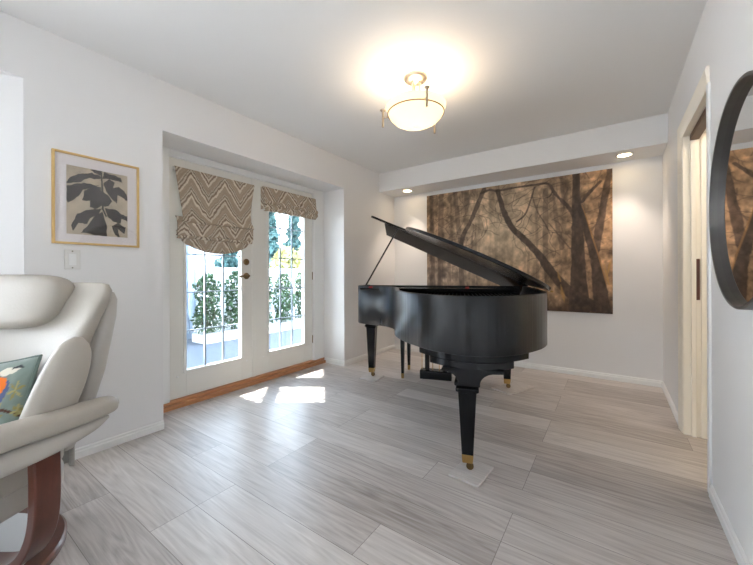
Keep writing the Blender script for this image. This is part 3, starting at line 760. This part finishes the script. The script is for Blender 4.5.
# ------------------------------------------------------------------ recliner (local: -y forward, +x towards the french doors)
ch = empty('recliner_chair', (-1.95,0.065,0), math.radians(28)); tag(ch, 'cream leather recliner with curved mahogany arm support and round base', 'armchair')
def rrect(hw, hh, r=0.6, n=20):
    e = r; return [(hw*math.copysign(abs(math.cos(a))**e, math.cos(a)), hh*math.copysign(abs(math.sin(a))**e, math.sin(a))) for a in [2*pi*i/n for i in range(n)]]
# base
MB().lathe([(0.05,0.0),(0.352,0.0),(0.36,0.006),(0.36,0.026),(0.352,0.034),(0.05,0.034)], n=72, cap=False).build('base_ring', M['wood'], ch, smooth=True, angle=40)
MB().lathe([(0.0005,0.034),(0.292,0.034),(0.296,0.038),(0.296,0.046),(0.288,0.050),(0.280,0.0475),(0.0005,0.0475)], n=72, cap=False).build('base_disc', M['disc'], ch, smooth=True, angle=30)
MB().lathe([(0.09,0.047),(0.085,0.075),(0.045,0.10),(0.045,0.27),(0.10,0.29)], n=28).build('swivel_column', M['matteblack'], ch, smooth=True, angle=40)
# wooden frame: one bent band from arm to arm under the seat
half = [(0.425,0.035,0.47),(0.428,0.035,0.36),(0.424,0.035,0.26),(0.404,0.035,0.18),(0.360,0.035,0.115),(0.290,0.035,0.078),(0.20,0.035,0.064),(0.08,0.035,0.060)]
path = half+[(-x,y,z) for x,y,z in half[::-1]]
path = [tuple(p) for p in catmull(path, 5)]
MB().sweep(path, [(-0.042,-0.015),(0.042,-0.015),(0.042,0.015),(-0.042,0.015)], (0,1,0)).build('wooden_frame', M['wood'], ch, bevel=0.004)
# seat
MB().superell((0,-0.06,0.385),(0.315,0.33,0.085),0.45,0.4).build('seat_cushion', M['leather'], ch, smooth=True)
MB().superell((0,-0.04,0.285),(0.30,0.30,0.06),0.3,0.3).build('seat_base', M['leather2'], ch, smooth=True)
# backrest cushion
def back_ring(z, w, yf, wing, th, n=44):
    pts = []
    for i in range(n):
        a = 2*pi*i/n; cx_ = math.cos(a); sx_ = math.sin(a)
        x = w*math.copysign(abs(cx_)**0.55, cx_)
        yy = th*0.5*math.copysign(abs(sx_)**0.55, sx_)
        q = abs(x)/w
        pts.append((x, yf+th*0.5+yy-wing*q**2.2, z))
    return pts
lev = [(0.36,0.24,0.15,0.00,0.05),(0.385,0.29,0.145,0.01,0.10),(0.45,0.33,0.15,0.03,0.12),(0.55,0.355,0.175,0.05,0.12),(0.68,0.37,0.205,0.07,0.12),(0.80,0.375,0.235,0.075,0.12),(0.90,0.398,0.265,0.070,0.11),(0.97,0.422,0.285,0.065,0.10),(1.012,0.418,0.305,0.055,0.08),(1.036,0.397,0.322,0.045,0.05),(1.044,0.355,0.335,0.035,0.02)]
MB().loft([back_ring(*l) for l in lev]).build('backrest', M['leather'], ch, smooth=True)
# back shell behind
lev2 = [(0.34,0.22,0.24,0.0,0.04),(0.36,0.27,0.225,0.01,0.08),(0.44,0.325,0.225,0.03,0.10),(0.55,0.365,0.245,0.05,0.11),(0.68,0.388,0.275,0.06,0.12),(0.80,0.395,0.300,0.062,0.12),(0.90,0.392,0.328,0.055,0.11),(0.97,0.382,0.348,0.045,0.09),(1.000,0.365,0.362,0.035,0.06),(1.01,0.32,0.372,0.03,0.03)]
MB().loft([back_ring(*l) for l in lev2]).build('back_shell', M['leather2'], ch, smooth=True)
# head pillow
def hw(p):
    k = 1+0.13*p.z/0.112; return (p.x*k, p.y-0.10*(p.x*p.x)+0.12*p.z, p.z)
MB().superell((-0.025,0.262,0.968),(0.268,0.070,0.112),0.62,0.5,48,28,warp=hw).build('head_pillow', M['leather'], ch, smooth=True)
# side bolsters
for sx in (1,-1):
    pts = [(sx*0.325,0.03,0.43),(sx*0.350,0.06,0.50),(sx*0.376,0.095,0.60),(sx*0.396,0.130,0.71),(sx*0.405,0.158,0.80),(sx*0.406,0.17,0.840)]
    ws = [(0.045,0.025),(0.062,0.034),(0.074,0.038),(0.072,0.036),(0.052,0.030),(0.014,0.010)]
    P = catmull([(*p,*w_) for p,w_ in zip(pts,ws)], 5)
    sect = [rrect(q[3],q[4],0.85,24) for q in P]
    MB().sweep([tuple(q[:3]) for q in P], sect, [(0.25*sx,0.95,0.0)]*len(P)).build('side_bolster', M['leather'], ch, smooth=True)
# arm pads
for sx in (1,-1):
    cen = [(sx*0.470,0.272,0.562),(sx*0.458,0.235,0.560),(sx*0.435,0.08,0.563),(sx*0.412,-0.08,0.572),(sx*0.395,-0.22,0.575),(sx*0.380,-0.34,0.565),(sx*0.376,-0.375,0.56)]
    wd = [(0.016,0.012),(0.050,0.030),(0.060,0.035),(0.062,0.036),(0.060,0.036),(0.048,0.030),(0.015,0.010)]
    P = catmull([(*p,*w_) for p,w_ in zip(cen,wd)], 6)
    MB().sweep([tuple(q[:3]) for q in P], [rrect(max(q[3],0.004),max(q[4],0.004),0.7,24) for q in P], (1,0,0)).build('arm_pad', M['leather'], ch, smooth=True)
    cen = [(sx*0.462,0.235,0.515),(sx*0.452,0.17,0.507),(sx*0.432,0.06,0.500),(sx*0.412,-0.08,0.500),(sx*0.395,-0.22,0.505),(sx*0.382,-0.31,0.515),(sx*0.378,-0.34,0.52)]
    wd = [(0.010,0.008),(0.034,0.024),(0.050,0.036),(0.055,0.040),(0.052,0.038),(0.040,0.028),(0.010,0.008)]
    P = catmull([(*p,*w_) for p,w_ in zip(cen,wd)], 6)
    MB().sweep([tuple(q[:3]) for q in P], [rrect(max(q[3],0.004),max(q[4],0.004),0.75,24) for q in P], (1,0,0)).build('arm_cushion', M['leather2'], ch, smooth=True)
seamm = mat('leather_seam', (128,120,110), 0.7)
for sx in (1,-1):
    p = catmull([(sx*0.490,0.225,0.578),(sx*0.478,0.08,0.588),(sx*0.460,-0.08,0.597),(sx*0.440,-0.22,0.600),(sx*0.418,-0.33,0.590)], 6)
    MB().tube([(q[0]-0.004*sx,q[1],q[2]-0.0005) for q in p], 0.0022, 6).build('seam', seamm, ch, smooth=True)
# pleated panel behind the backrest, stand-in for an unidentified white object
sk = MB(); sk.grid(lambda u,v: (-0.22+0.435*u, 0.345+0.010*math.sin(u*50)-0.02*(2*u-1)**2, 0.255+0.14*v), 140, 6)
o = sk.build('pleated_panel', M['leather2'], ch, smooth=True); so = o.modifiers.new('t','SOLIDIFY'); so.thickness = 0.006

# throw pillow (velvet, printed)
nu = nv = 110
U, V = np.meshgrid(np.linspace(0,1,nu+1), np.linspace(0,1,nv+1))
U = 0.90-(1-U)*2.15; V = V-0.05
bg = np.array((128,142,134.))*(0.9+0.2*fbm(U*9,V*9,3,71)[...,None]); img = bg
def blob(img, poly, col, seed, k=1.0):
    wx = 0.02*(fbm(U*20,V*20,2,seed)-0.5); m = in_poly(U+wx, V-wx, poly)[...,None]*k
    return img*(1-m)+np.array(col, float)*m
def stroke(img, pts, col):
    m = (seg_dist(U,V,pts) < 0)[...,None]; return np.where(m, np.array(col,float), img)
for pts in ([(0.45,0.42,0.010),(0.70,0.44,0.014),(0.86,0.40,0.012),(0.95,0.33,0.006)],[(0.4,0.24,0.008),(0.66,0.26,0.010),(0.9,0.22,0.006)],[(0.5,0.1,0.008),(0.75,0.13,0.009)],[(0.1,0.5,0.01),(0.45,0.42,0.012)],[(0.55,0.2,0.01),(0.62,0.06,0.01)]):
    img = stroke(img, pts, (92,62,50))
for (x,y,r) in ((0.78,0.62,0.10),(0.62,0.36,0.09),(0.86,0.43,0.07),(0.80,0.20,0.06),(0.30,0.25,0.09),(0.2,0.7,0.09),(0.60,0.52,0.07)):
    for k in range(6):
        a = k*pi/3+0.4; pts = [(x,y,0.004),(x+r*0.6*math.cos(a),y+r*0.6*math.sin(a),0.016),(x+r*math.cos(a),y+r*math.sin(a),0.003)]
        img = stroke(img, pts, (172,162,112) if k % 2 else (150,140,90))
img = blob(img, [(0.36,0.48),(0.44,0.62),(0.56,0.72),(0.66,0.72),(0.70,0.62),(0.64,0.50),(0.55,0.44)], (92,104,142), 73)
img = blob(img, [(0.30,0.46),(0.34,0.62),(0.46,0.76),(0.60,0.74),(0.64,0.66),(0.58,0.54),(0.48,0.46)], (240,124,40), 75)
img = blob(img, [(0.40,0.80),(0.52,0.76),(0.66,0.79),(0.74,0.83),(0.66,0.84),(0.5,0.86)], (222,216,200), 77)
img = stroke(img, [(0.60,0.84,0.012),(0.70,0.86,0.014),(0.76,0.84,0.008)], (60,62,66))
img = srgb_to_lin(img)
pw = empty('throw_pillow', (-1.95+0.0, 0.065, 0)); pw.rotation_euler = (0,0,math.radians(28))
tag(pw, 'blue-green printed cushion with an orange bird, leaning in the cream recliner', 'cushion')
S = 0.215; Mx = Matrix.Translation((0.078,0.080,0.566)) @ Matrix.Rotation(math.radians(-20),4,'X') @ Matrix.Rotation(math.radians(-9),4,'Y')
def pil(sign):
    def f(u,v):
        a, b = 2*u-1, 2*v-1
        th = 0.075*((1-abs(a)**2.4)*(1-abs(b)**2.4))**0.55
        ed = 1-0.07*(1-abs(b)**2)*(abs(a)**3); ee = 1-0.06*(1-abs(a)**2)*(abs(b)**3)
        return tuple(Mx @ Vector((S*a*ed, sign*th, S*0.86*b*ee)))
    return f
mb = MB(); mb.grid(pil(-1), nu, nv); mb.c = [tuple(c) for c in img.reshape(-1,3)]
mb.build('front_cover', M['pillow'], pw, smooth=True)
mb = MB(); mb.grid(pil(1), nu, nv); mb.build('back_cover', mat('pillow_back', (120,134,128), 0.9), pw, smooth=True)
ed = [pil(1)(0.5+0.5*a, 0.5+0.5*b) for a,b in [(-1+k/10,-1) for k in range(20)]+[(1,-1+k/10) for k in range(20)]+[(1-k/10,1) for k in range(20)]+[(-1,1-k/10) for k in range(21)]]
MB().tube(ed, 0.006, 8).build('piping', mat('pillow_piping', (98,112,106), 0.9), pw, smooth=True)

# ------------------------------------------------------------------ outside
M['asphalt'] = mat('asphalt', (92,97,105), 0.9, vary=0.12, vscale=60)
M['fence'] = mat('white_fence_paint', (235,238,242), 0.6)
M['leaf'] = mat('hedge_leaf', (62,86,54), 0.6, vary=0.35, vscale=9)
M['flower'] = mat('white_blossom', (240,238,236), 0.8)
M['conifer'] = mat('conifer_green', (70,100,98), 0.8, vary=0.3, vscale=2)
M['decid'] = mat('yellow_green_leaf', (176,172,120), 0.8, vary=0.25, vscale=2)
M['bark'] = mat('bark', (96,78,62), 0.9)
M['siding'] = mat('pale_siding', (176,190,206), 0.6)
M['curb'] = mat('concrete_curb', (222,221,218), 0.8)
g = MB().box((-40,-14,-0.22),(-3.02,40,-0.10)); struct(g.build('ground', M['asphalt']))
struct(MB().box((-12,-9,-0.16),(-4.62,0.6,-0.06)).build('bounce_slab', M['curb']), 'added pale slab bouncing sunlight into the room')  # unseen slab added to bounce sun up to the ceiling
# planter curb and fence behind the hedge
struct(MB().box((-6.05,3.0,-0.10),(-5.62,8.5,0.05)).build('curb', M['curb'], bevel=0.01))
fe = empty('picket_fence', (-6.36,3.42,-0.1)); tag(fe, 'white board fence standing behind the leafy shrubs outside', 'fence')
mb = MB()
for k in range(46): mb.box((0,0.13*k,0.02),(0.02,0.13*k+0.122,1.27))
mb.build('board_panel', M['fence'], fe)
MB().box((-0.03,-0.05,1.22),(0.05,6.0,1.32)).build('top_rail', M['fence'], fe)
for k in range(4): MB().box((-0.06,1.9*k,0.0),(0.04,1.9*k+0.09,1.30)).build('post', M['fence'], fe)
# leafy shrubs
def leaves(mb, n, fn, size, rnd):
    for _ in range(n):
        c = Vector(fn()); a = Vector((rnd.gauss(0,1),rnd.gauss(0,1),rnd.gauss(0,1))).normalized(); b = a.orthogonal().normalized()
        b = (Matrix.Rotation(rnd.uniform(0,2*pi),3,a) @ b); s = size*rnd.uniform(0.6,1.3); d = a.cross(b)
        mb.add([c-b*s, c+d*s*0.45+a*s*0.12, c+b*s, c-d*s*0.45+a*s*0.12],[(0,1,2,3)])
    return mb
rnd = random.Random(3)
shrubs = [(-5.85,3.18,'behind the middle panes of the door with the lever'),(-5.85,3.74,'behind the lever side of the same door'),(-5.85,4.30,'left one seen through the door without a lever'),(-5.85,4.86,'middle one seen through the door without a lever'),(-5.85,5.42,'right one seen through the door without a lever')]
for i,(x,y,wh) in enumerate(shrubs):
    r = empty('flowering_shrub', (x,y,0.06)); tag(r, 'leafy shrub with pale blossoms, '+wh, 'shrub', 'shrubs along the fence outside')
    hgt = 1.02+0.06*((i*7) % 3)
    def pt():
        z = rnd.uniform(0.03,hgt); w_ = 0.272*(0.86+0.14*math.sin(9*z+i))*(1 if z < hgt-0.18 else max(0.2,(hgt-z)/0.18))
        a = rnd.uniform(0,2*pi); q = math.sqrt(rnd.random()); return (0.16*q*math.cos(a), w_*q*math.sin(a), z)
    tag(leaves(MB(), 1250, pt, 0.045, rnd).build('foliage', M['leaf'], r), kind='stuff')
    tag(leaves(MB(), 420, pt, 0.028, rnd).build('blossom', M['flower'], r), kind='stuff')
    mb = MB()
    for k in range(5): mb.tube([(0.01*k-0.02,0.03*k-0.06,-0.05),(0.03*(k-2),0.05*(k-2),0.45),(0.02*(k-2),0.08*(k-2),hgt*0.85)], 0.008, 6)
    mb.build('stem', M['bark'], r)
# neighbour building with siding
nb = empty('neighbour_house', (-7.5,3.32,-0.1)); tag(nb, 'pale sided house wall with a window beyond the door with the lever', 'house')
mb = MB()
for k in range(13): mb.box((-1.6,-3.2+0.25*k,0.1),(1.15,-3.2+0.25*k+0.238,3.0))
mb.box((-1.6,-3.2,0),(1.13,-0.01,3.0)); mb.build('siding', M['siding'], nb)
MB().box((1.15,-0.10,0),(1.19,0.02,3.0)).build('corner_board', M['fence'], nb)
MB().box((-1.9,-3.5,3.0),(1.45,0.3,3.12)).build('overhang_slab', M['fence'], nb)
MB().tube([(1.20,-0.22,3.0),(1.20,-0.22,0.45),(1.22,-0.20,0.36),(1.34,-0.08,0.30)], 0.035, 10).build('downspout', M['siding'], nb, smooth=True)
# distant house
dh = empty('distant_house', (-31,25,-0.1)); tag(dh, 'far pale house with a grey roof beyond the fence', 'house')
MB().box((-3,-7,0),(3,7,2.1)).build('wall', M['siding'], dh)
MB().prism([(-3.4,0),(3.4,0),(0,1.3)], -7.4, 7.4, lambda x,z,y: (x,y,2.1+z)).build('roof', mat('grey_roof', (140,150,160), 0.8), dh)
for y in (-5,-2.4,0.4,3,5.4): MB().box((3.0,y,0.9),(3.03,y+1.1,1.8)).build('window', mat('window_blue', (110,130,150), 0.2), dh)
# trees
def tree(name, x, y, hgt, rad, m, lab, conifer, n, size):
    r = empty(name, (x,y,-0.1)); tag(r, lab, 'tree', 'trees beyond the fence')
    def pt():
        if conifer:
            z = rnd.uniform(0.08,1.0); q = rad*(1-z)*(0.7+0.3*math.sin(40*z))+0.1; a = rnd.uniform(0,2*pi); k = math.sqrt(rnd.random()); return (q*k*math.cos(a), q*k*math.sin(a), z*hgt)
        v = Vector((rnd.gauss(0,1),rnd.gauss(0,1),rnd.gauss(0,1))).normalized()*rnd.random()**0.33; return (rad*v.x, rad*v.y, hgt*0.62+hgt*0.38*v.z)
    tag(leaves(MB(), n, pt, size, rnd).build('crown', m, r), kind='stuff')
    MB().tube([(0,0,0),(0.05,0,hgt*0.5),(0,0,hgt*0.9)], [0.16,0.10,0.03], 8).build('trunk', M['bark'], r, smooth=True)
def along(u, d):  # point d metres from the viewpoint through direction angle u (deg left of +Y)
    a = math.radians(u); return (-d*math.sin(a), d*math.cos(a))
for k,(u,d,h) in enumerate(((52.5,22,5.4),(48.6,27,6.8),(44.6,24,6.2),(58.5,28,6.0))):
    x,y = along(u,d); tree('conifer_tree', x, y, h, 1.25, M['conifer'], ['dark blue-green conifer at the left of the upper panes without a lever','tall blue-green conifer behind the yellow tree','blue-green conifer at the right edge of the upper panes','distant conifer behind the half-lowered shade'][k], True, 2600, 0.28)
for k,(u,d,h) in enumerate(((49.8,15,2.35),(45.6,14,2.6))):
    x,y = along(u,d); tree('leafy_tree', x, y, h, 0.62, M['decid'], ['sunlit yellow-green tree above the white fence, left of the two','sunlit yellow-green tree above the white fence, right of the two'][k], False, 1500, 0.16)
struct(MB().box((-6.2,-5.6,2.46),(-4.6,0.9,2.56)).box((-4.6,-5.4,2.46),(0.6,YR-0.1,2.56)).build('overhang_slab', M['fence']), 'added white slab outside blocking the sun')  # unseen slabs added to keep sun off the left and rear openings
struct(MB().box((-4.6,-9,-0.16),(3,YR-0.1,-0.06)).build('terrace', M['curb']), 'pale concrete terrace')
# porch roof outside the french doors whose angled edge cuts the sunlight
SUN = Vector((0.82,0.57,-1.15)).normalized()
def up_to(p, z):
    k = z/1.15; return (p[0]-0.82*k, p[1]-0.57*k)
zr = 2.75
e0 = up_to((-2.297,2.386),zr); ed = Vector((0.70,-0.71))
q0 = (e0[0]-ed.x*2.4, e0[1]-ed.y*2.4); q1 = (e0[0]+ed.x*1.2, e0[1]+ed.y*1.2)
pr = MB().prism([q0, q1, (-3.0, q1[1]), (-3.0, q0[1]+0.4)], zr, zr+0.06)
pr.box((-3.06,-0.4,zr+0.06),(-2.97,3.8,zr+0.35))
struct(pr.build('roof_overhang', M['fence']), 'white porch roof outside')
bb = up_to((-2.610,2.008),zr); n_ = Vector((0.71,0.70))
b0 = Vector(bb)-ed*1.8; b1_ = Vector(bb)+ed*1.4
bm_ = MB().prism([tuple(b0-n_*0.045), tuple(b1_-n_*0.045), tuple(b1_+n_*0.045), tuple(b0+n_*0.045)], zr, zr+0.06)
struct(bm_.build('roof_rafter', M['fence']), 'white porch roof edge beam')

# ------------------------------------------------------------------ lights
def light(name, typ, loc, energy, col, **kw):
    d = bpy.data.lights.new(name, typ); d.energy = energy; d.color = col
    for k,v in kw.items(): setattr(d, k, v)
    o = bpy.data.objects.new(name, d); COL.objects.link(o); o.location = loc; return o
s = light('sun', 'SUN', (-6,-2,6), 10.0, (1.0,0.96,0.90), angle=math.radians(0.6))
s.rotation_euler = SUN.to_track_quat('-Z','Y').to_euler()
light('ceiling_lamp_light', 'POINT', (LX,LY,ZC-0.20), 4.2, (1.0,0.80,0.60), shadow_soft_size=0.12)
for (x,y) in ((-2.237,3.93),(0.098,3.93)):
    light('downlight_light', 'SPOT', (x,y,ZB-0.02), 13, (1.0,0.82,0.66), spot_size=math.radians(78), spot_blend=1.0, shadow_soft_size=0.05)
light('doorway_fill_light', 'POINT', (0.98,2.55,2.25), 4.5, (1.0,0.90,0.78), shadow_soft_size=0.12)  # unseen fill added to warm and brighten the doorway jamb
# daylight guides at the window openings
def portal(loc, rot, sx, sy):
    o = light('daylight_portal', 'AREA', loc, 1.0, (1,1,1), shape='RECTANGLE', size=sx, size_y=sy); o.rotation_euler = rot; o.data.cycles.is_portal = True
portal((-1.02,YR-0.05,1.22), (math.radians(90),0,0), 0.25, 1.8)
portal((-3.06,1.66,1.1), (0,math.radians(-90),0), 1.7, 0.6)
portal((-3.06,2.47,1.1), (0,math.radians(-90),0), 1.7, 0.6)
portal((-4.55,-1.3,1.22), (0,math.radians(-90),0), 2.4, 3.6)

w = bpy.data.worlds.new('sky'); SC.world = w; w.use_nodes = True; nt = w.node_tree
bgn = nt.nodes['Background']; bgn.inputs['Strength'].default_value = 4.0
tc = nt.nodes.new('ShaderNodeTexCoord'); sp = nt.nodes.new('ShaderNodeSeparateXYZ'); nt.links.new(tc.outputs['Generated'], sp.inputs[0])
cr = nt.nodes.new('ShaderNodeValToRGB'); nt.links.new(sp.outputs['Z'], cr.inputs['Fac'])
cr.color_ramp.elements[0].position = 0.0; cr.color_ramp.elements[0].color = (0.84,0.92,1.0,1); cr.color_ramp.elements[1].position = 0.8; cr.color_ramp.elements[1].color = (0.58,0.76,1.0,1)
nt.links.new(cr.outputs['Color'], bgn.inputs['Color'])

# ------------------------------------------------------------------ camera
F, YAW, Y0, ROLL, H = 337.75, 0.6092, 274.4, 0.0034, 1.0753
cam = bpy.data.cameras.new('camera'); co = bpy.data.objects.new('camera', cam); COL.objects.link(co)
cam.sensor_fit = 'HORIZONTAL'; cam.sensor_width = 36.0; cam.lens = 36.0*F/753; cam.clip_start = 0.02
cam.shift_y = -(282.5-Y0)/753
co.matrix_world = Matrix.Translation((0,0,H)) @ Matrix.Rotation(YAW,4,'Z') @ Matrix.Rotation(pi/2,4,'X') @ Matrix.Rotation(-ROLL,4,'Z')
SC.camera = co
SC.view_settings.view_transform = 'Standard'; SC.view_settings.look = 'None'; SC.view_settings.gamma = 1.0; SC.view_settings.use_curve_mapping = False
SC.view_settings.exposure = 1.82
SC.cycles.use_denoising = True
SC.cycles.max_bounces = 10; SC.cycles.diffuse_bounces = 6; SC.cycles.glossy_bounces = 5; SC.cycles.transparent_max_bounces = 12
SC.cycles.sample_clamp_indirect = 6.0
